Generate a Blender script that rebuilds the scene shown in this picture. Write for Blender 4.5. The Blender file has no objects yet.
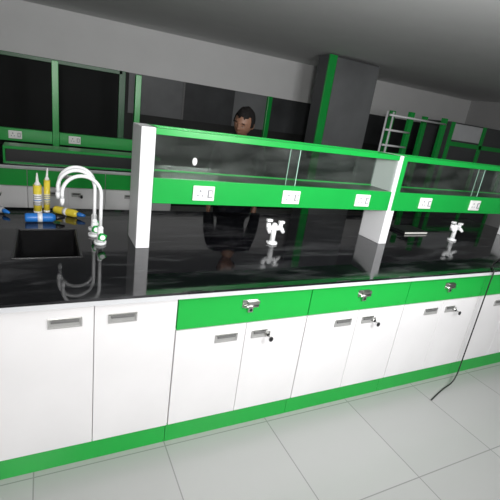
import bpy, bmesh, math, random
from mathutils import Vector, Matrix
random.seed(3)
scene=bpy.context.scene
COL=scene.collection
scene.view_settings.view_transform='Standard'

# ------------------------------------------------------------------ materials
def mat(name,col,rough=.4,metal=0,noise=0,nscale=30,spec=.5,coat=0,trans=0,bump=0):
    m=bpy.data.materials.new(name);m.use_nodes=True
    nt=m.node_tree;b=nt.nodes['Principled BSDF']
    b.inputs['Base Color'].default_value=(*col,1);b.inputs['Roughness'].default_value=rough
    b.inputs['Metallic'].default_value=metal;b.inputs['Specular IOR Level'].default_value=spec
    b.inputs['Coat Weight'].default_value=coat;b.inputs['Transmission Weight'].default_value=trans
    if noise or bump:
        tc=nt.nodes.new('ShaderNodeTexCoord');n=nt.nodes.new('ShaderNodeTexNoise')
        n.inputs['Scale'].default_value=nscale;n.inputs['Detail'].default_value=5
        nt.links.new(tc.outputs['Object'],n.inputs['Vector'])
        if noise:
            r=nt.nodes.new('ShaderNodeValToRGB')
            r.color_ramp.elements[0].position=.3;r.color_ramp.elements[1].position=.7
            r.color_ramp.elements[0].color=(*[max(0,c*(1-noise)) for c in col],1)
            r.color_ramp.elements[1].color=(*[min(1,c*(1+noise)) for c in col],1)
            nt.links.new(n.outputs['Fac'],r.inputs['Fac']);nt.links.new(r.outputs['Color'],b.inputs['Base Color'])
        if bump:
            bp=nt.nodes.new('ShaderNodeBump');bp.inputs['Strength'].default_value=bump;bp.inputs['Distance'].default_value=.002
            nt.links.new(n.outputs['Fac'],bp.inputs['Height']);nt.links.new(bp.outputs['Normal'],b.inputs['Normal'])
    return m
WHITE=mat('white_laminate',(.73,.72,.73),.36,noise=.05,nscale=2)
WHITEP=mat('white_powder_coat',(.80,.80,.82),.3,noise=.015,nscale=8)
WHITEM=mat('matte_white_coating',(.84,.85,.86),.55,noise=.015,nscale=8)
STRIP=mat('pale_edge_strip',(.55,.56,.58),.4,noise=.05,nscale=6)
GREEN=mat('green_laminate',(.010,.37,.05),.3,noise=.03,nscale=4)
GREENM=mat('green_metal',(.010,.35,.055),.28,noise=.03,nscale=9)
GREEND=mat('dark_green_laminate',(.004,.12,.03),.35,noise=.05,nscale=9)
CHROME=mat('brushed_metal',(.62,.62,.60),.28,1,noise=.06,nscale=60)
GREYP=mat('grey_pull_plate',(.36,.36,.355),.4,.2,noise=.05,nscale=40)
GREYD=mat('dark_recess',(.13,.13,.13),.5,noise=.1)
PLASTIC=mat('white_plastic',(.85,.85,.84),.25,noise=.01)
CREAM=mat('cream_plastic',(.80,.74,.42),.3,noise=.02)
SOCKG=mat('socket_grey',(.30,.31,.33),.4,noise=.04)
BLACKP=mat('black_plastic',(.012,.012,.014),.35,noise=.1)
SINKM=mat('black_polypropylene',(.004,.004,.0045),.4,noise=.2,spec=.2)
RIM=mat('black_sink_rim',(.03,.03,.032),.3,noise=.1)
YEL=mat('yellow_plastic',(.82,.66,.06),.35,noise=.04)
BLUE=mat('blue_plastic',(.02,.17,.55),.35,noise=.05)
GREYWALL=mat('grey_paint',(.40,.40,.40),.8,noise=.04,nscale=2,bump=.2)
PANEL=mat('grey_wall_panel',(.035,.037,.04),.6,noise=.5,nscale=1.4)
PANELL=mat('pale_grey_wall_panel',(.15,.155,.16),.6,noise=.3,nscale=1.2)
DARKWALL=mat('dark_wall_paint',(.016,.016,.016),.7,noise=.3,nscale=2)
CEIL=mat('ceiling_paint',(.75,.75,.75),.85,noise=.02,nscale=3)
NIGHT=mat('night_window_glass',(.006,.007,.007),.6,noise=.2,nscale=2,spec=.15)
GREYDOOR=mat('grey_steel_door',(.07,.073,.077),.5,noise=.05,nscale=3)
SKIN=mat('skin',(.20,.10,.062),.55,noise=.12,nscale=12,bump=.2)
LIP=mat('lip_skin',(.14,.055,.045),.45,noise=.05)
HAIR=mat('black_hair',(.006,.005,.005),.75,noise=.4,nscale=160,bump=1.0,spec=.2)
SHIRT=mat('charcoal_shirt_cloth',(.014,.014,.016),.9,noise=.5,nscale=14,bump=.4,spec=.1)
TROU=mat('dark_trouser_cloth',(.008,.009,.012),.9,noise=.3,nscale=30,spec=.1)
EYEW=mat('eye_white',(.20,.18,.16),.5,noise=.02)
PAPER=mat('paper_pages',(.75,.74,.70),.7,noise=.03)
RUBBER=mat('black_cable_rubber',(.01,.01,.01),.5,noise=.1)
def granite():
    m=mat('black_granite',(.004,.004,.0045),.05);nt=m.node_tree;b=nt.nodes['Principled BSDF']
    b.inputs['IOR'].default_value=1.48
    N=nt.nodes.new;L=nt.links.new
    tc=N('ShaderNodeTexCoord')
    def streak(rot,sc,scale,lo,hi,val,dist=.5):
        mp=N('ShaderNodeMapping');mp.inputs['Rotation'].default_value=(0,0,rot);mp.inputs['Scale'].default_value=sc
        n=N('ShaderNodeTexNoise');n.inputs['Scale'].default_value=scale;n.inputs['Detail'].default_value=9;n.inputs['Roughness'].default_value=.68;n.inputs['Distortion'].default_value=dist
        r=N('ShaderNodeValToRGB');r.color_ramp.elements[0].position=lo;r.color_ramp.elements[1].position=hi
        r.color_ramp.elements[0].color=(.0015,.0015,.002,1);r.color_ramp.elements[1].color=(val,val,val*1.06,1)
        L(tc.outputs['Object'],mp.inputs['Vector']);L(mp.outputs[0],n.inputs['Vector']);L(n.outputs['Fac'],r.inputs['Fac'])
        return n,r
    n,r=streak(.45,(1,4,1),1.1,.50,.80,.085)
    nb,rb=streak(-.7,(1.2,6,1),2.3,.55,.80,.07,.2)
    n2,r3=streak(0,(1,1,1),170,.66,.78,.09,0)
    a1=N('ShaderNodeMixRGB');a1.blend_type='ADD';a1.inputs[0].default_value=1
    a2=N('ShaderNodeMixRGB');a2.blend_type='ADD';a2.inputs[0].default_value=1
    L(r.outputs['Color'],a1.inputs[1]);L(rb.outputs['Color'],a1.inputs[2]);L(a1.outputs[0],a2.inputs[1]);L(r3.outputs['Color'],a2.inputs[2]);L(a2.outputs[0],b.inputs['Base Color'])
    mx=N('ShaderNodeMath');mx.operation='MAXIMUM';L(n.outputs['Fac'],mx.inputs[0]);L(nb.outputs['Fac'],mx.inputs[1])
    r2=N('ShaderNodeMapRange');r2.inputs['From Min'].default_value=.50;r2.inputs['From Max'].default_value=.72;r2.inputs['To Min'].default_value=.03;r2.inputs['To Max'].default_value=.20
    L(mx.outputs[0],r2.inputs['Value']);L(r2.outputs['Result'],b.inputs['Roughness'])
    return m
GRAN=granite()
def glass(name,col,boost=1.0,haze=.0):
    m=bpy.data.materials.new(name);m.use_nodes=True;nt=m.node_tree
    for n in list(nt.nodes): nt.nodes.remove(n)
    N=nt.nodes.new;L=nt.links.new
    o=N('ShaderNodeOutputMaterial');mx=N('ShaderNodeMixShader');t=N('ShaderNodeBsdfTransparent')
    g=N('ShaderNodeBsdfGlossy');lw=N('ShaderNodeLayerWeight');lw.inputs['Blend'].default_value=.5
    pw=N('ShaderNodeMath');pw.operation='POWER';pw.inputs[1].default_value=5
    ma=N('ShaderNodeMath');ma.operation='MULTIPLY_ADD';ma.inputs[1].default_value=.9;ma.inputs[2].default_value=.045*boost
    t.inputs['Color'].default_value=(*col,1);g.inputs['Roughness'].default_value=.04
    L(lw.outputs['Facing'],pw.inputs[0]);L(pw.outputs[0],ma.inputs[0]);L(ma.outputs[0],mx.inputs[0]);L(t.outputs[0],mx.inputs[1]);L(g.outputs[0],mx.inputs[2])
    if haze:  # reflected haze painted into the glass as a streaky pale diffuse layer
        d=N('ShaderNodeBsdfDiffuse');d.inputs['Color'].default_value=(.7,.74,.72,1)
        tc=N('ShaderNodeTexCoord');mp=N('ShaderNodeMapping');mp.inputs['Rotation'].default_value=(0,.6,0);mp.inputs['Scale'].default_value=(2.5,1,9)
        n=N('ShaderNodeTexNoise');n.inputs['Scale'].default_value=1.4;n.inputs['Detail'].default_value=6
        mr=N('ShaderNodeMapRange');mr.inputs['From Min'].default_value=.4;mr.inputs['From Max'].default_value=.75;mr.inputs['To Min'].default_value=haze*.25;mr.inputs['To Max'].default_value=haze*2.2
        m2=N('ShaderNodeMixShader')
        L(tc.outputs['Object'],mp.inputs['Vector']);L(mp.outputs[0],n.inputs['Vector']);L(n.outputs['Fac'],mr.inputs['Value']);L(mr.outputs['Result'],m2.inputs[0])
        L(mx.outputs[0],m2.inputs[1]);L(d.outputs[0],m2.inputs[2]);L(m2.outputs[0],o.inputs[0])
    else: L(mx.outputs[0],o.inputs[0])
    return m
GLASS=glass('clear_glass',(.93,.96,.94),1.6,.016);SMOKE=glass('smoked_glass',(.66,.74,.70),1.8)
GEDGE=mat('glass_edge',(.42,.65,.55),.15,noise=.03)
def tiles():
    m=mat('floor_tile',(.5,.5,.5),.25);nt=m.node_tree;b=nt.nodes['Principled BSDF']
    tc=nt.nodes.new('ShaderNodeTexCoord');br=nt.nodes.new('ShaderNodeTexBrick')
    br.offset=0;br.inputs['Scale'].default_value=1;br.inputs['Brick Width'].default_value=.6;br.inputs['Row Height'].default_value=.6
    br.inputs['Mortar Size'].default_value=.003;br.inputs['Color1'].default_value=(.39,.395,.39,1);br.inputs['Color2'].default_value=(.37,.375,.37,1);br.inputs['Mortar'].default_value=(.24,.24,.24,1)
    nt.links.new(tc.outputs['Object'],br.inputs['Vector']);nt.links.new(br.outputs['Color'],b.inputs['Base Color'])
    return m
TILE=tiles()

# ------------------------------------------------------------------ builder
class B:
    def __init__(s): s.bm=bmesh.new();s.mats=[]
    def mi(s,m):
        if m not in s.mats: s.mats.append(m)
        return s.mats.index(m)
    def box(s,x0,x1,y0,y1,z0,z1,m,bev=0):
        t=bmesh.new();bmesh.ops.create_cube(t,size=1)
        for v in t.verts: v.co=Vector(((x0+x1)/2+v.co.x*(x1-x0),(y0+y1)/2+v.co.y*(y1-y0),(z0+z1)/2+v.co.z*(z1-z0)))
        if bev: bmesh.ops.bevel(t,geom=t.edges[:],offset=bev,segments=2,affect='EDGES',profile=.5)
        s._merge(t,m,False);return s
    def _merge(s,t,m,smooth):
        i=s.mi(m);vm={}
        for v in t.verts: vm[v]=s.bm.verts.new(v.co)
        for f in t.faces:
            try: g=s.bm.faces.new([vm[v] for v in f.verts])
            except ValueError: continue
            g.material_index=i;g.smooth=smooth
        t.free()
    def tube(s,pts,rad,m,seg=16,cap=True):
        pts=[Vector(p) for p in pts]
        if not isinstance(rad,(list,tuple)): rad=[rad]*len(pts)
        i=s.mi(m);rings=[];prev=None
        for k,p in enumerate(pts):
            if k==0:d=pts[1]-p
            elif k==len(pts)-1:d=p-pts[k-1]
            else:
                d=(pts[k+1]-p).normalized()+(p-pts[k-1]).normalized()
            if d.length<1e-9: d=Vector((0,0,1))
            d.normalize()
            if prev is None:
                a=Vector((1,0,0)) if abs(d.x)<.9 else Vector((0,1,0));u=d.cross(a).normalized()
            else:
                u=(prev-d*prev.dot(d)).normalized()
            prev=u;w=d.cross(u)
            rings.append([s.bm.verts.new(p+rad[k]*(math.cos(2*math.pi*j/seg)*u+math.sin(2*math.pi*j/seg)*w)) for j in range(seg)])
        for a,b in zip(rings,rings[1:]):
            for j in range(seg):
                f=s.bm.faces.new([a[j],a[(j+1)%seg],b[(j+1)%seg],b[j]]);f.material_index=i;f.smooth=True
        if cap:
            for r in (rings[0][::-1],rings[-1]):
                f=s.bm.faces.new(r);f.material_index=i
        return s
    def cyl(s,p0,p1,r0,m,r1=None,seg=20):
        return s.tube([p0,p1],[r0,r0 if r1 is None else r1],m,seg)
    def ball(s,c,r,m,sc=(1,1,1),seg=16):
        t=bmesh.new();bmesh.ops.create_uvsphere(t,u_segments=seg,v_segments=seg//2+2,radius=r)
        for v in t.verts: v.co=Vector(c)+Vector((v.co.x*sc[0],v.co.y*sc[1],v.co.z*sc[2]))
        s._merge(t,m,True);return s
    def obj(s,name,parent=None,label=None,cat=None,kind=None,group=None,origin=None):
        if origin is None:
            xs=[v.co for v in s.bm.verts]
            o=Vector([(min(v[i] for v in xs)+max(v[i] for v in xs))/2 for i in range(3)])
        else:o=Vector(origin)
        bmesh.ops.translate(s.bm,verts=s.bm.verts[:],vec=-o)
        bmesh.ops.recalc_face_normals(s.bm,faces=s.bm.faces[:])
        me=bpy.data.meshes.new(name);s.bm.to_mesh(me);s.bm.free()
        for m in s.mats: me.materials.append(m)
        ob=bpy.data.objects.new(name,me);COL.objects.link(ob)
        return fin(ob,o,parent,label,cat,kind,group)
WPOS={}
def fin(ob,o,parent=None,label=None,cat=None,kind=None,group=None):
    WPOS[ob.name]=Vector(o)
    if parent: ob.parent=parent;ob.location=Vector(o)-WPOS[parent.name]
    else: ob.location=o
    if label: ob['label']=label
    if cat: ob['category']=cat
    if kind: ob['kind']=kind
    if group: ob['group']=group
    return ob
def empty(name,loc,label,cat,group=None):
    e=bpy.data.objects.new(name,None);e.empty_display_size=.1;COL.objects.link(e)
    return fin(e,loc,None,label,cat,None,group)
def copy_thing(root,delta,label=None):
    def rec(o,par):
        c=o.copy();COL.objects.link(c);c.parent=par
        for ch in list(o.children): rec(ch,c)
        return c
    c=rec(root,None);c.location=root.location+Vector(delta)
    WPOS[c.name]=Vector(c.location)
    if label: c['label']=label
    return c

# ------------------------------------------------------------------ room
X0,X1,Y0,Y1,H=-3.5,8.0,-3.8,5.0,2.6
B().box(X0,X1,Y0,Y1,-.1,0,TILE).obj('floor',kind='structure',origin=(0,0,0))
B().box(X0,X1,Y0,Y1,H,H+.1,CEIL).obj('ceiling',kind='structure')
b=B();b.box(X0,X1,Y1,Y1+.15,0,H,DARKWALL)
b.box(X0,X1,Y1-.02,Y1,1.98,H,CEIL)
b.box(.6,1.42,Y1-.02,Y1,1.42,1.98,PANELL);b.box(1.45,2.3,Y1-.02,Y1,1.42,1.98,PANEL);b.box(2.3,2.9,Y1-.02,Y1,1.42,1.98,PANELL);b.box(2.98,X1,Y1-.02,Y1,1.42,1.98,PANEL)
b.obj('wall_back',kind='structure')
B().box(X0-.15,X0,Y0,Y1,0,H,GREYWALL).obj('wall_left',kind='structure')
B().box(X1,X1+.15,Y0,Y1,0,H,GREYWALL).obj('wall_right',kind='structure')
B().box(X0,X1,Y0-.15,Y0,0,H,GREYWALL).obj('wall_front',kind='structure')
def window(n,x0,x1):
    b=B();y=Y1-.02;zt=1.98
    b.box(x0,x1,y-.01,y,.95,zt,NIGHT)
    for x in (x0,x1): b.box(x-.045,x+.045,y-.05,y,.9,zt,GREEND,.004)
    b.box(x0,x1,y-.05,y,zt-.05,zt,GREEND,.004);b.box(x0,x1,y-.05,y,.9,.98,GREEND,.004)
    b.obj('window_%d'%n,kind='structure')
window(1,-3.0,.5)
B().box(2.90,2.98,Y1-.08,Y1-.021,0,1.98,GREENM,.004).obj('trim_1',kind='structure')
B().box(1.42,1.45,Y1-.035,Y1-.021,1.42,1.98,GREYD,.002).obj('trim_2',kind='structure')

# ------------------------------------------------------------------ cabinets
W=.735
def pull(par,xc,zc,yf,w=.125,h=.044,name='handle'):
    b=B()
    for q in ((-w/2,w/2,h/2-.008,h/2),(-w/2,w/2,-h/2,-h/2+.006),(-w/2,-w/2+.008,-h/2+.005,h/2-.007),(w/2-.008,w/2,-h/2+.005,h/2-.007)):
        b.box(xc+q[0],xc+q[1],yf-.007,yf,zc+q[2],zc+q[3],CHROME if q[2]>0 else GREYP,.001)
    b.box(xc-w/2+.006,xc+w/2-.006,yf-.0025,yf,zc-h/2+.005,zc+h/2-.006,GREYP)
    b.box(xc-w/2+.012,xc+w/2-.012,yf-.010,yf-.0025,zc+h/2-.020,zc+h/2-.008,GREYD,.002)
    b.obj(name,par,label='grey metal recessed rectangular pull')
def lock(par,xc,zc,yf):
    b=B();b.box(xc-.018,xc+.018,yf-.005,yf,zc-.014,zc+.014,CHROME,.001)
    b.cyl((xc,yf,zc),(xc,yf-.016,zc),.011,CHROME)
    b.cyl((xc,yf-.016,zc),(xc,yf-.021,zc),.0075,BLACKP)
    b.obj('lock',par)
    b=B();b.box(xc-.0012,xc+.0012,yf-.042,yf-.018,zc-.003,zc+.003,CHROME)
    b.tube([(xc+.009*math.cos(a),yf-.05,zc-.006+.011*math.sin(a)) for a in [i*math.pi/8 for i in range(17)]],.0035,BLACKP,8)
    b.ball((xc+.001,yf-.047,zc-.006),.008,BLACKP,(1,.5,1.2))
    b.obj('key',par,label='small key with dark bow')
def carcass(root,x0,x1,depth,y=0):
    b=B();b.box(x0+.001,x1-.001,y+.022,y+depth,.13,.8655,WHITE)
    b.obj('body',root)
    B().box(x0+.001,x1-.001,y+.03,y+depth-.05,.0,.13,GREEN,.002).obj('plinth',root,label='green kick board')
def drawer_cabinet(x0,depth,group,y=0):
    x1=x0+W
    r=empty('base_cabinet',((x0+x1)/2,y+.3,0),'white laminate base cabinet with green drawer and two doors','cabinet',group)
    carcass(r,x0,x1,depth,y)
    g=.003;xm=(x0+x1)/2
    d=B().box(x0+g,x1-g,y,y+.02,.683,.845,GREEN,.0015).obj('drawer',r,label='glossy green drawer front')
    b=B();z=.79
    b.box(xm-.042,xm+.042,y-.004,y,z-.019,z+.022,CHROME,.001)
    b.box(xm-.016,xm+.050,y-.014,y-.004,z-.004,z+.016,CHROME,.002)
    b.cyl((xm-.036,y-.014,z-.01),(xm+.042,y-.014,z-.010),.0075,CHROME)
    b.box(xm-.013,xm+.014,y-.018,y-.006,z-.042,z-.006,CHROME,.002)
    b.cyl((xm+.001,y-.021,z-.028),(xm+.001,y-.016,z-.028),.007,BLACKP)
    b.obj('handle',d,label='chrome hasp latch handle')
    dl=B().box(x0+g,xm-g/2,y,y+.02,.135,.677,WHITE,.0015).obj('door',r)
    dr=B().box(xm+g/2,x1-g,y,y+.02,.135,.677,WHITE,.0015).obj('door',r)
    pull(dl,xm-.105,.610,y,.12);pull(dr,xm+.080,.610,y,.09);lock(dr,xm+.128,.603,y)
    return r
def sink_cabinet(x0,depth,group,y=0):
    x1=x0+W
    r=empty('sink_cabinet',((x0+x1)/2,y+.3,0),'white laminate sink cabinet with two plain tall doors','cabinet',group)
    g=.003;xm=(x0+x1)/2+.012
    b=B();b.box(x0+.001,x1-.001,y+.022,y+.36,.13,.8655,WHITE)
    b.box(x0+.001,x0+.02,y+.36,y+depth,.13,.8655,WHITE);b.box(x1-.02,x1-.001,y+.36,y+depth,.13,.8655,WHITE)
    b.box(x0+.001,x1-.001,y+.36,y+depth,.13,.15,WHITE)
    b.obj('body',r)
    B().box(x0+.001,x1-.001,y+.03,y+depth-.05,.0,.13,GREEN,.002).obj('plinth',r,label='green kick board')
    dl=B().box(x0+g,xm-g/2,y,y+.02,.135,.845,WHITE,.0015).obj('door',r)
    dr=B().box(xm+g/2,x1-g,y,y+.02,.135,.845,WHITE,.0015).obj('door',r)
    pull(dl,xm-.11,.778,y,.128,.044);pull(dr,xm+.115,.778,y,.12,.044)
    return r
G1='cabinets under the island bench'
c0=drawer_cabinet(0,1.27,G1)
for k in (1,2,3,4): copy_thing(c0,(k*W,0,0))
copy_thing(c0,(-2*W,0,0))
sink_cabinet(-W,1.27,G1)

# worktop with sink cut-out
sx0,sx1,sy0,sy1=-.665,-.375,.41,.85
zt0,zt1=.8665,.90
def worktop(xa,xb,y,label,hole=None):
    r=empty('worktop',((xa+xb)/2,y+.6,zt0),label,'worktop')
    b=B()
    if hole:
        a,c,d,e=hole
        b.box(xa,a,y-.03,y+1.31,zt0,zt1,GRAN);b.box(c,xb,y-.03,y+1.31,zt0,zt1,GRAN)
        b.box(a,c,y-.03,d,zt0,zt1,GRAN);b.box(a,c,e,y+1.31,zt0,zt1,GRAN)
    else: b.box(xa,xb,y-.03,y+1.31,zt0,zt1,GRAN)
    b.box(xa,xb,y-.05,y-.03,.889,zt1,GRAN)
    b.obj('slab',r,label='polished black granite slab')
    B().box(xa,xb,y-.048,y-.03,zt0,.889,STRIP).obj('edge_strip',r,label='pale strip under the granite edge')
worktop(-2*W-.03,5*W+.03,0,'polished black granite worktop with a sink cut-out',(sx0,sx1,sy0,sy1))
b=B();t=.008;zb=.66
e=.002
b.box(sx0+e,sx0+e+t,sy0+e,sy1-e,zb,.897,SINKM);b.box(sx1-e-t,sx1-e,sy0+e,sy1-e,zb,.897,SINKM)
b.box(sx0+e,sx1-e,sy0+e,sy0+e+t,zb,.897,SINKM);b.box(sx0+e,sx1-e,sy1-e-t,sy1-e,zb,.897,SINKM)
b.box(sx0+e,sx1-e,sy0+e,sy1-e,zb-t,zb,SINKM)
s=empty('sink',((sx0+sx1)/2,(sy0+sy1)/2,zb-t),'black rectangular laboratory sink let into the granite worktop','sink')
b.obj('basin',s)
b=B()
for q in ((sx0-.006,sx0+.004,sy0-.006,sy1+.006),(sx1-.004,sx1+.006,sy0-.006,sy1+.006),(sx0,sx1,sy0-.006,sy0+.004),(sx0,sx1,sy1-.004,sy1+.006)): b.box(*q,.9005,.9025,RIM,.0006)
b.obj('rim',s,label='thin dark sink rim')
xc,yc=(sx0+sx1)/2,(sy0+sy1)/2
b=B();b.cyl((xc,yc,zb),(xc,yc,zb+.004),.035,CHROME);b.cyl((xc,yc,zb+.004),(xc,yc,zb+.005),.022,BLACKP);b.obj('drain',s,label='round steel drain')

# ------------------------------------------------------------------ reagent rack
def socket(par,x,yf,z):
    b=B();w,h=.125,.082
    b.box(x-w/2,x+w/2,yf-.010,yf,z-h/2,z+h/2,PLASTIC,.003)
    b.box(x-w/2+.012,x+.012,yf-.0125,yf-.009,z-h/2+.012,z+h/2-.012,PLASTIC,.001)
    for dx,dz,r in ((-.020,.014,.007),(-.033,-.012,.0055),(-.007,-.012,.0055)):
        b.cyl((x+dx-.002,yf-.009,z+dz),(x+dx-.002,yf-.0132,z+dz),r,SOCKG,seg=10)
    o=b.obj('socket',par,label='white power socket with switch')
    b=B();b.box(x+.022,x+.05,yf-.016,yf-.009,z-.022,z+.022,SOCKG,.002);b.box(x+.028,x+.044,yf-.018,yf-.0155,z-.015,z+.016,PLASTIC,.001)
    b.obj('switch',o)
r=empty('reagent_rack',(1.7,.63,.9),'green and white reagent rack with glass shelves and power sockets','rack')
ya,yb=.515,.74
zT=1.54
for x0,x1 in ((-.097,-.024),(1.655,1.728),(3.407,3.48)):
    B().box(x0,x1,ya,yb,.9,zT,WHITEP,.003).obj('end_panel',r,label='white upright panel')
for x0,x1 in ((-.024,1.655),(1.728,3.407)):
    b=B();b.box(x0,x1,ya-.004,ya+.018,1.154,1.289,GREENM,.002).box(x0,x1,yb-.018,yb+.002,1.154,1.285,GREENM,.002).box(x0,x1,ya+.018,yb-.018,1.156,1.166,GREENM)
    b.obj('socket_box',r,label='green service rail carrying sockets')
    B().box(x0,x1,ya+.018,yb-.001,1.2855,1.289,BLACKP).obj('shelf',r,label='dark glass lower shelf')
    b=B();b.box(x0,x1,ya-.002,ya+.022,1.508,zT,GREENM,.002).box(x0,x1,yb-.022,yb+.002,1.508,zT,GREENM,.002)
    b.box(x0,x0+.02,ya+.022,yb-.022,1.508,zT,GREENM).box(x1-.02,x1,ya+.022,yb-.022,1.508,zT,GREENM)
    b.obj('top_frame',r,label='green metal shelf frame')
    B().box(x0+.02,x1-.02,ya+.022,yb-.022,1.522,1.528,GLASS).obj('glass_shelf',r,label='clear glass upper shelf')
    B().box(x0+.002,x1-.002,yb-.009,yb-.004,1.296,1.507,SMOKE).box(x0+.002,x1-.002,yb-.010,yb-.003,1.289,1.298,GREENM).obj('back_glass',r,label='dark reflective glass back pane')
    xm=(x0+x1)/2
    B().box(x0+.002,xm+.03,ya+.004,ya+.008,1.290,1.507,GLASS).box(xm+.0303,xm+.034,ya+.004,ya+.008,1.290,1.507,GEDGE).obj('glass_door',r,label='clear sliding glass front pane')
    B().box(xm-.03,x1-.002,ya+.011,ya+.015,1.290,1.507,GLASS).box(xm-.034,xm-.0303,ya+.011,ya+.015,1.290,1.507,GEDGE).obj('glass_door',r,label='clear sliding glass front pane')
B().box(1.690,1.728,ya-.006,ya,1.154,zT,GREENM,.001).obj('edge_trim',r,label='green vertical edge trim')
B().ball((.19,ya-.002,1.388),.014,PLASTIC,(1,.5,1.5)).box(.182,.198,ya-.003,ya+.003,1.374,1.402,PLASTIC,.002).obj('glass_knob',r,label='small white oval fitting')
for x in (.256,.826,1.399,2.012,2.586): socket(r,x,ya-.004,1.220)

# ------------------------------------------------------------------ gas taps
def gas_tap(x,y):
    z=.9
    r=empty('bench_outlet_tap',(x,y,z),'matte white cross-shaped twin bench tap standing on black worktop','tap','twin taps under the rack')
    b=B();b.cyl((x,y,z),(x,y,z+.012),.036,WHITEM).cyl((x,y,z+.012),(x,y,z+.02),.026,WHITEM,.019)
    b.cyl((x,y,z+.018),(x,y,z+.125),.0175,WHITEM)
    b.cyl((x-.050,y,z+.105),(x+.050,y,z+.105),.0165,WHITEM)
    b.obj('stand',r)
    for s_ in (-1,1):
        px=x+s_*.045
        b=B();b.tube([(px,y,z+.104),(px+s_*.003,y-.018,z+.100),(px+s_*.005,y-.038,z+.086)],[.015,.0135,.010],WHITEM)
        b.cyl((px,y,z+.10),(px,y,z+.138),.0145,WHITEM);b.obj('nozzle',r)
        b=B();zz=z+.136+(.012 if s_<0 else 0);b.box(px-.020,px+.020,y-.018,y+.008,zz,zz+.018,WHITEM,.005);b.obj('lever',r,label='white flat tap handle')
    b=B();b.ball((x,y,z+.128),.018,WHITEM,(1,1,.7));b.obj('cap',r)
    return r
t=gas_tap(.775,.56);copy_thing(t,(1.755,.01,0))

# ------------------------------------------------------------------ faucets
def faucet(x,y,ang,dz=0):
    z=.9
    r=empty('gooseneck_faucet',(x,y,z),'white gooseneck laboratory faucet with green knob beside sink','faucet','gooseneck faucets beside the sink')
    b=B();b.cyl((x,y,z),(x,y,z+.014),.032,WHITEM).cyl((x,y,z+.014),(x,y,z+.085),.019,WHITEM,.014)
    b.ball((x,y,z+.085),.016,WHITEM);b.cyl((x,y,z+.050),(x+.005,y-.038,z+.050),.013,WHITEM);b.obj('body',r)
    R=.092;h=.268+dz;dx,dy=math.cos(ang),math.sin(ang)
    pts=[(x,y,z+.08),(x,y,z+.18)]
    for i in range(17):
        a=math.pi*i/16*1.02
        pts.append((x+dx*R*(1-math.cos(a)),y+dy*R*(1-math.cos(a)),z+h+R*math.sin(a)))
    l=Vector(pts[-1]);pts.append(tuple(l+Vector((0,0,-.02))))
    b=B();b.tube(pts,.0092,WHITEM)
    b.tube([pts[-1],tuple(Vector(pts[-1])+Vector((0,0,-.02))),tuple(Vector(pts[-1])+Vector((0,0,-.035)))],[.0115,.0105,.007],WHITEM)
    b.obj('spout',r)
    b=B();c=Vector((x+.005,y-.038,z+.050));d=Vector((0,-1,0.15)).normalized()
    b.cyl(c,c+d*.018,.021,GREENM,.018)
    b.cyl(c+d*.018,c+d*.023,.013,WHITEM)
    for i in range(4):
        a=math.pi/2*i+.4;b.ball(c+d*.009+Vector((math.cos(a)*.018,0,math.sin(a)*.018)),.007,GREENM,seg=10)
    b.obj('knob',r,label='round green valve knob')
    return r
faucet(-.268,.60,math.pi,0);faucet(-.285,.735,math.pi*1.03,.004);faucet(-.275,.845,math.pi*.98,0)

# ------------------------------------------------------------------ clutter
def cartridge(x,y,lean,h,rr,m1,m2,label):
    z=.9;r=empty('sealant_cartridge',(x,y,z),label,'sealant tube')
    b=B().cyl((x,y,z),(x+lean*.5,y,z+h),rr,m1).cyl((x,y,z+.0),(x,y,z+.012),rr+.001,PLASTIC).cyl((x+lean*.2,y,z+.05),(x+lean*.35,y,z+.12),rr+.0006,m2)
    for q in (.065,.080,.094,.106): b.cyl((x+lean*.3,y,z+q),(x+lean*.3,y,z+q+.005),rr+.0011,SOCKG if q!=.080 else BLUE)
    b.obj('tube',r)
    b=B();b.tube([(x+lean*.5,y,z+h),(x+lean*.5,y,z+h+.01),(x+lean*.52,y,z+h+.02),(x+lean,y,z+h+.075)],[rr*.75,rr*.75,rr*.4,.004],PLASTIC);b.obj('nozzle',r,label='tapered white nozzle')
cartridge(-.57,1.20,.0,.175,.024,YEL,PLASTIC,'yellow sealant cartridge with white printed band standing upright')
cartridge(-.520,1.22,.008,.205,.018,YEL,CREAM,'slim yellow and cream sealant tube with tapered nozzle')
def lying(name,p,d,L,rad,m1,m2,label,cat):
    p=Vector(p);d=Vector(d).normalized()
    r=empty(name,p-Vector((0,0,rad)),label,cat)
    B().tube([p-d*L/2,p-d*(L/2-.01),p+d*(L/2-.02),p+d*L/2],[rad*.85,rad,rad,rad*.6],m1).cyl(p-d*.015,p+d*.01,rad*1.02,WHITEP).obj('body',r)
    B().tube([p+d*L/2,p+d*(L/2+.012),p+d*(L/2+.05)],[rad*.62,rad*.6,rad*.3],m2).obj('cap',r)
lying('adhesive_bottle',(-.555,.99,.928),(1,.06,0),.16,.027,BLUE,BLACKP,'blue plastic bottle with dark cap lying on its side','bottle')
lying('adhesive_tube',(-.41,1.14,.925),(.75,-.66,0),.17,.024,YEL,BLUE,'yellow tube with blue cap lying on the worktop','tube')
lying('putty_tube',(-.79,1.2,.922),(.6,-.8,0),.13,.021,SOCKG,BLUE,'grey tube with blue cap lying on the worktop','tube')
r=empty('notebook',(2.28,.83,.9),'thin closed black notebook with pale page edges on worktop','notebook')
B().box(2.14,2.42,.73,.93,.901,.904,BLACKP).box(2.14,2.42,.73,.93,.919,.922,BLACKP).box(2.14,2.146,.73,.93,.901,.922,BLACKP).obj('cover',r)
B().box(2.146,2.416,.733,.927,.904,.919,PAPER).obj('pages',r,label='pale page block')
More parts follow.
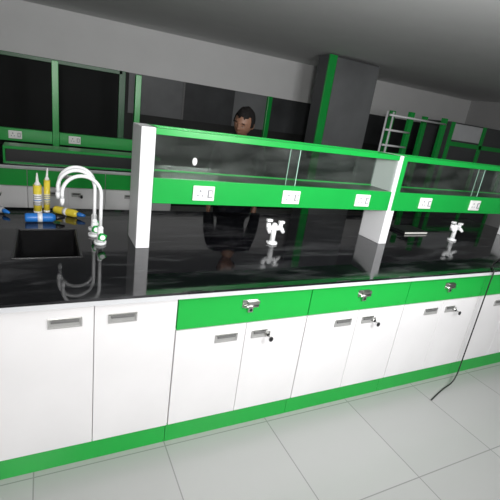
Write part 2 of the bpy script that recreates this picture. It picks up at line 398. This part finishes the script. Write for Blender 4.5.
# cable
cu=bpy.data.curves.new('power_cable','CURVE');cu.dimensions='3D';cu.bevel_depth=.0045;cu.bevel_resolution=3
cp=[(2.86,.34,.9065),(2.70,.22,.9065),(2.50,.12,.9065),(2.33,.06,.9065),(2.22,.0,.9065),(2.17,-.045,.910),(2.155,-.066,.908),(2.15,-.068,.87),(2.15,-.066,.80),(2.163,-.06,.53),(2.165,-.06,.2),(2.13,-.08,.03),(1.97,-.10,.006),(1.80,-.16,.006)]
sp=cu.splines.new('NURBS');sp.points.add(len(cp)-1)
for q,c in zip(sp.points,cp): q.co=(*c,1)
sp.use_endpoint_u=True;sp.order_u=3
co=bpy.data.objects.new('power_cable',cu);COL.objects.link(co);cu.materials.append(RUBBER)
me=bpy.data.meshes.new_from_object(co.evaluated_get(bpy.context.evaluated_depsgraph_get()));bpy.data.objects.remove(co)
co=bpy.data.objects.new('power_cable',me);COL.objects.link(co)
co['label']='black power cable draped over the worktop edge to floor';co['category']='cable'

# ------------------------------------------------------------------ second bench
Y2=2.95;G2='cabinets under the rear bench'
c2=copy_thing(c0,(-2*W+.05,Y2,0));c2['group']=G2
for k in (-1,1,2):
    q=copy_thing(c2,(k*W,0,0));q['group']=G2
worktop(-3*W,W+.08,Y2,'polished black granite worktop of the rear bench')
r=empty('service_rack',(-.4,Y2+.6,.9),'green framed service rack with sockets on the rear bench','rack')
yy=Y2+.55
for x in (-1.28,-.41,.455): B().box(x-.032,x+.032,yy,yy+.07,.9,1.90,GREENM,.003).obj('upright',r,label='narrow green upright')
for x0,x1 in ((-1.245,-.445),(-.375,.42)):
    B().box(x0,x1,yy-.005,yy+.06,1.045,1.175,GREENM,.002).obj('socket_rail',r)
for x in (-.80,-.22): socket(r,x,yy-.005,1.11)
r=empty('low_shelf_unit',(-.2,Y2+.1,.9),'low black recessed shelf unit outlined by a green frame','shelf')
xa,xb,y0_,y1_=-.86,.62,Y2-.01,Y2+.25
B().box(xa,xb,y0_+.02,y1_,.905,1.035,BLACKP,.003).obj('body',r,label='black recessed body')
b=B();b.box(xa-.02,xb,y0_,y1_,1.035,1.062,GREENM,.003).box(xa-.02,xb,y0_,y1_,.9005,.915,GREENM,.002).box(xa-.02,xa,y0_,y1_,.915,1.035,GREENM,.002);b.obj('frame',r,label='green frame edge')

# ------------------------------------------------------------------ right-hand background
r=empty('tall_cupboard',(3.4,3.7,0),'tall grey steel cupboard with a bright green side stile','cupboard')
B().box(2.99,3.9,3.5,3.75,.0,2.58,GREYDOOR,.004).obj('body',r)
B().box(2.985,3.11,3.47,3.499,.0,2.58,GREENM,.003).obj('stile',r,label='bright green front stile')
d=B().box(3.12,3.89,3.475,3.498,.13,2.56,PANELL,.003).obj('door',r)
B().box(3.80,3.82,3.455,3.474,1.0,1.2,CHROME,.003).obj('handle',d)
r=empty('open_stand',(4.4,3.2,0),'open stand with slim green uprights and white rods','stand')
for x in (4.46,5.2):
    for y in (3.2,3.6): B().box(x-.042,x+.042,y-.03,y+.03,0,2.02,GREENM,.003).obj('upright',r,label='slim green upright')
for x in (3.98,4.10,): B().cyl((x,3.2,0),(x,3.2,1.98),.015,WHITEP).obj('rod',r,label='white vertical rod')
for z in (1.50,1.72): B().cyl((3.98,3.16,z),(4.46,3.16,z),.015,WHITEP).obj('rod',r,label='white horizontal rod')
B().cyl((4.0,3.16,1.93),(5.2,3.16,1.93),.015,WHITEP).obj('rod',r,label='white horizontal rod')
r=empty('wall_cupboard',(6.0,3.6,0),'tall grey panelled cupboard with green edging and pale door','cupboard')
B().box(5.5,7.2,3.3,3.8,0,2.0,GREYDOOR,.004).obj('body',r)
B().box(5.58,6.3,3.28,3.299,1.72,1.98,STRIP,.004).obj('door',r,label='pale grey upper door')
for x in (5.5,6.32,7.14): B().box(x,x+.07,3.27,3.299,0,2.0,GREENM,.003).obj('stile',r,label='green edge strip')
B().box(5.57,7.14,3.27,3.2795,1.62,1.69,GREENM,.003).obj('cross_rail',r,label='green edge strip')

# ------------------------------------------------------------------ person
def skin_mesh(verts,edges,sub=2,root=0):
    me=bpy.data.meshes.new('sk');me.from_pydata([v[0] for v in verts],edges,[]);me.update()
    o=bpy.data.objects.new('sk',me);COL.objects.link(o)
    m=o.modifiers.new('s','SKIN');m.use_smooth_shade=True
    for i,v in enumerate(verts):
        rr=v[1];me.skin_vertices[0].data[i].radius=rr if isinstance(rr,tuple) else (rr,rr)
        me.skin_vertices[0].data[i].use_root=(i==root)
    s_=o.modifiers.new('u','SUBSURF');s_.levels=sub;s_.render_levels=sub
    dg=bpy.context.evaluated_depsgraph_get();dg.update()
    out=bpy.data.meshes.new_from_object(o.evaluated_get(dg));bpy.data.objects.remove(o)
    return out
def chain(specs):
    verts=[];edges=[];idx={}
    for nm,co_,rr,par in specs:
        x,y,z=co_
        # slouch: shoulders dropped to one side and torso leaning slightly forward
        if z>.9: x+=.05*(z-.9)**1.0*.6; y-=.06*(z-.9); z-=(x*.10 if z>1.15 else 0)
        idx[nm]=len(verts);verts.append(((x,y,z),rr))
        if par is not None: edges.append((idx[par],idx[nm]))
    return verts,edges
def body_spec():
    S=[('pel',(0,0,.90),(.145,.10),None),('sp',(0,.005,1.05),(.125,.092),'pel'),('ch',(0,.0,1.24),(.15,.10),'sp'),('cl',(0,.01,1.375),(.10,.075),'ch'),('nk',(0,-.005,1.43),(.058,.058),'cl'),('nt',(0,-.03,1.50),(.056,.06),'nk')]
    for s_,t in ((-1,'l'),(1,'r')):
        S+=[('sh'+t,(s_*.165,.01,1.365),.056,'cl'),('ua'+t,(s_*.205,.02,1.22),.046,'sh'+t),('el'+t,(s_*.225,.03,1.07),.037,'ua'+t),('fa'+t,(s_*.225,-.02,.95),.034,'el'+t),('wr'+t,(s_*.215,-.06,.83),.024,'fa'+t),('pa'+t,(s_*.21,-.08,.76),(.022,.034),'wr'+t)]
        for i,(dy,L) in enumerate(((-.032,.075),(-.011,.085),(.010,.078),(.030,.062))):
            bx=(s_*.208,-.088+dy,.725)
            S+=[('f%d'%i+t,bx,.0095,'pa'+t),('g%d'%i+t,(s_*.203,-.095+dy,.725-L*.5),.0085,'f%d'%i+t),('h%d'%i+t,(s_*.188,-.095+dy,.725-L),.007,'g%d'%i+t)]
        S+=[('t0'+t,(s_*.200,-.110,.765),.011,'pa'+t),('t1'+t,(s_*.19,-.133,.735),.0095,'t0'+t),('t2'+t,(s_*.183,-.138,.705),.008,'t1'+t)]
        S+=[('hp'+t,(s_*.09,0,.82),.088,'pel'),('th'+t,(s_*.095,-.005,.64),.074,'hp'+t),('kn'+t,(s_*.10,-.01,.46),.054,'th'+t),('cf'+t,(s_*.10,.015,.33),.052,'kn'+t),('an'+t,(s_*.10,.02,.09),.035,'cf'+t),('ft'+t,(s_*.11,-.10,.04),.032,'an'+t)]
    return S
def head_mesh():
    bm=bmesh.new();bmesh.ops.create_uvsphere(bm,u_segments=64,v_segments=48,radius=1)
    for v in bm.verts:
        x,y,z=v.co
        X=x*.074;Y=y*.092;Z=z*.112
        if z<0:
            k=1-.27*(-z)**1.5; X*=k; Y=Y*(1-.18*(-z)) -.010*(-z)
        if y<0:
            fz=z*.112
            eye=math.exp(-(((abs(X)-.030)/.014)**2+((fz-.004)/.011)**2));Y+=.007*eye
            brow=math.exp(-(((abs(X)-.028)/.022)**2+((fz-.026)/.009)**2));Y-=.003*brow
            Y-=.009*math.exp(-((X/.009)**2)-((fz+.008)/.022)**2)+.012*math.exp(-((X/.014)**2)-((fz+.026)/.009)**2)
            Y-=.005*math.exp(-((X/.022)**2)-((fz+.052)/.010)**2)
            Y-=.006*math.exp(-((X/.018)**2)-((fz+.088)/.014)**2)
            cheek=math.exp(-(((abs(X)-.042)/.016)**2+((fz+.022)/.018)**2));Y-=.003*cheek
        v.co=(X,Y,Z)
    return bm
HZ=1.585
def make_person(loc,rot):
    r=empty('person',loc,'person in dark long-sleeved shirt standing in the aisle looking down','person')
    v,e=chain(body_spec());me=skin_mesh(v,e,2)
    bm=bmesh.new();bm.from_mesh(me)
    hb=head_mesh();M=Matrix.Translation((.022,-.088,HZ))@Matrix.Rotation(math.radians(18),4,'X')@Matrix.Rotation(math.radians(-20),4,'Z')@Matrix.Rotation(math.radians(7),4,'Y')@Matrix.Scale(1.10,4)
    def addin(src,M):
        vm={}
        for q in src.verts: vm[q]=bm.verts.new(M@q.co)
        for f in src.faces: bm.faces.new([vm[q] for q in f.verts])
        src.free()
    addin(hb,M)
    for s_ in (-1,1):
        t=bmesh.new();bmesh.ops.create_uvsphere(t,u_segments=14,v_segments=10,radius=1)
        for q in t.verts:
            q.co=Vector((q.co.x*.009,q.co.y*.018,q.co.z*.030))
        addin(t,M@Matrix.Translation((s_*.075,.008,-.004))@Matrix.Rotation(s_*-.35,4,'Z'))
    me2=bpy.data.meshes.new('body');bm.to_mesh(me2);bm.free()
    o=bpy.data.objects.new('tmp',me2);COL.objects.link(o)
    rm=o.modifiers.new('r','REMESH');rm.mode='VOXEL';rm.voxel_size=.005;rm.use_smooth_shade=True
    dg=bpy.context.evaluated_depsgraph_get();dg.update()
    mb=bpy.data.meshes.new_from_object(o.evaluated_get(dg));bpy.data.objects.remove(o)
    def part(name,m,material=None,label=None):
        ob=bpy.data.objects.new(name,m);COL.objects.link(ob);ob.parent=r
        if material:
            m.materials.clear();m.materials.append(material)
            for p in m.polygons: p.use_smooth=True;p.material_index=0
        if label: ob['label']=label
        return ob
    part('body',mb,SKIN)
    S=[('pel',(0,0,.93),(.152,.112),None),('lo',(0,0,.85),(.155,.115),'pel'),('sp',(0,.005,1.06),(.142,.108),'pel'),('ch',(0,.0,1.24),(.168,.118),'sp'),('cl',(0,.01,1.378),(.118,.090),'ch'),('nk',(0,-.002,1.438),(.070,.068),'cl')]
    for s_,t in ((-1,'l'),(1,'r')):
        S+=[('sh'+t,(s_*.168,.01,1.368),.068,'cl'),('ua'+t,(s_*.208,.02,1.22),.060,'sh'+t),('el'+t,(s_*.226,.03,1.08),.052,'ua'+t),('fa'+t,(s_*.226,-.02,.95),.044,'el'+t),('wr'+t,(s_*.217,-.055,.84),.036,'fa'+t)]
    v,e=chain(S);part('shirt',skin_mesh(v,e,2),SHIRT,'charcoal patterned long-sleeved shirt')
    S=[('pel',(0,0,.89),(.15,.108),None)]
    for s_,t in ((-1,'l'),(1,'r')):
        S+=[('hp'+t,(s_*.092,0,.80),.097,'pel'),('th'+t,(s_*.097,-.005,.64),.083,'hp'+t),('kn'+t,(s_*.10,-.01,.46),.066,'th'+t),('cf'+t,(s_*.10,.012,.30),.062,'kn'+t),('an'+t,(s_*.10,.018,.10),.056,'cf'+t)]
    v,e=chain(S);part('trousers',skin_mesh(v,e,2),TROU,'dark long trousers')
    for s_ in (-1,1):
        v,e=chain([('a',(s_*.10,.045,.045),(.042,.042),None),('b',(s_*.105,-.03,.043),(.044,.040),'a'),('c',(s_*.112,-.13,.034),(.042,.032),'b')])
        part('shoe',skin_mesh(v,e,2),BLACKP)
    bm=bmesh.new();bmesh.ops.create_uvsphere(bm,u_segments=64,v_segments=40,radius=1)
    kill=[]
    for q in bm.verts:
        x,y,z=q.co
        line=.48 if y<-.2 else (.48-(y+.2)*.95)
        wob=.06*math.sin(9*x+1)+.03*math.sin(23*x+3)
        if z<line+wob and not(abs(x)>.80 and z>-.10 and -.35<y<.3): kill.append(q)
        k=1.09+.018*math.sin(9*x+5*y)+.012*math.sin(23*x+7*z)*math.sin(19*y)
        q.co=Vector((x*.074*k*1.04,y*.092*k*1.03+.002,z*.112*(k+.05)))
    bmesh.ops.delete(bm,geom=kill,context='VERTS')
    m=bpy.data.meshes.new('hair')
    bm.transform(M);bm.to_mesh(m);bm.free()
    h=part('hair',m,HAIR,'short black hair')
    sm=h.modifiers.new('s','SOLIDIFY');sm.thickness=.018;sm.offset=-1
    for s_ in (-1,1):
        b=B();b.ball((0,0,0),.0090,EYEW,(1.3,1,.50));b.ball((0,-.0054,-.001),.0048,BLACKP,(1,.9,.9),10)
        b.tube([(-.013,.002,.001),(-.006,-.0080,.0045),(.006,-.0080,.0045),(.013,.002,.001)],.0034,SKIN,8)
        bb=b.obj('eye',r);bb.matrix_local=M@Matrix.Translation((s_*.030,-.0780,.004))
        b=B();b.tube([(-.018,0,-.002),(-.006,-.004,.003),(.008,-.003,.003),(.018,.003,-.002)],[.002,.003,.003,.0015],HAIR,8)
        bb=b.obj('eyebrow',r);bb.matrix_local=M@Matrix.Translation((s_*.030,-.086,.024))
    b=B();b.tube([(-.023,.006,0),(-.010,-.001,.002),(0,-.003,.001),(.010,-.001,.002),(.023,.006,0)],[.001,.004,.0045,.004,.001],LIP,8)
    bb=b.obj('lips',r);bb.matrix_local=M@Matrix.Translation((0,-.0845,-.055))
    r.rotation_euler[2]=rot
    return r
make_person((1.06,1.86,0),-.52)

# ------------------------------------------------------------------ lights
def area(name,loc,target,size,power,col=(1,1,1)):
    l=bpy.data.lights.new(name,'AREA');l.size=size;l.energy=power;l.color=col
    o=bpy.data.objects.new(name,l);COL.objects.link(o);o.location=loc
    o.rotation_euler=(Vector(target)-Vector(loc)).to_track_quat('-Z','Y').to_euler()
    return o
area('key_lamp',(-.75,-2.5,2.0),(1.3,.3,.85),.3,78,(1,.985,.97))
area('added_ceiling_fill',(1.0,-1.6,1.9),(2.2,2.0,2.6),.8,65,(1,1,1))  # added unseen uplight to brighten the ceiling, no fixture behind it
w=bpy.data.worlds.new('world');w.use_nodes=True;w.node_tree.nodes['Background'].inputs[0].default_value=(.5,.5,.5,1);w.node_tree.nodes['Background'].inputs[1].default_value=.15;scene.world=w

# ------------------------------------------------------------------ camera
cam=bpy.data.cameras.new('camera');cam.sensor_width=36;cam.lens=403.656/500*36;cam.clip_start=.05
c=bpy.data.objects.new('camera',cam);COL.objects.link(c)
c.matrix_world=Matrix.Translation((-.525,-1.576,1.675))@Matrix.Rotation(-.494,4,'Z')@Matrix.Rotation(1.246,4,'X')@Matrix.Rotation(.147,4,'Z')
scene.camera=c
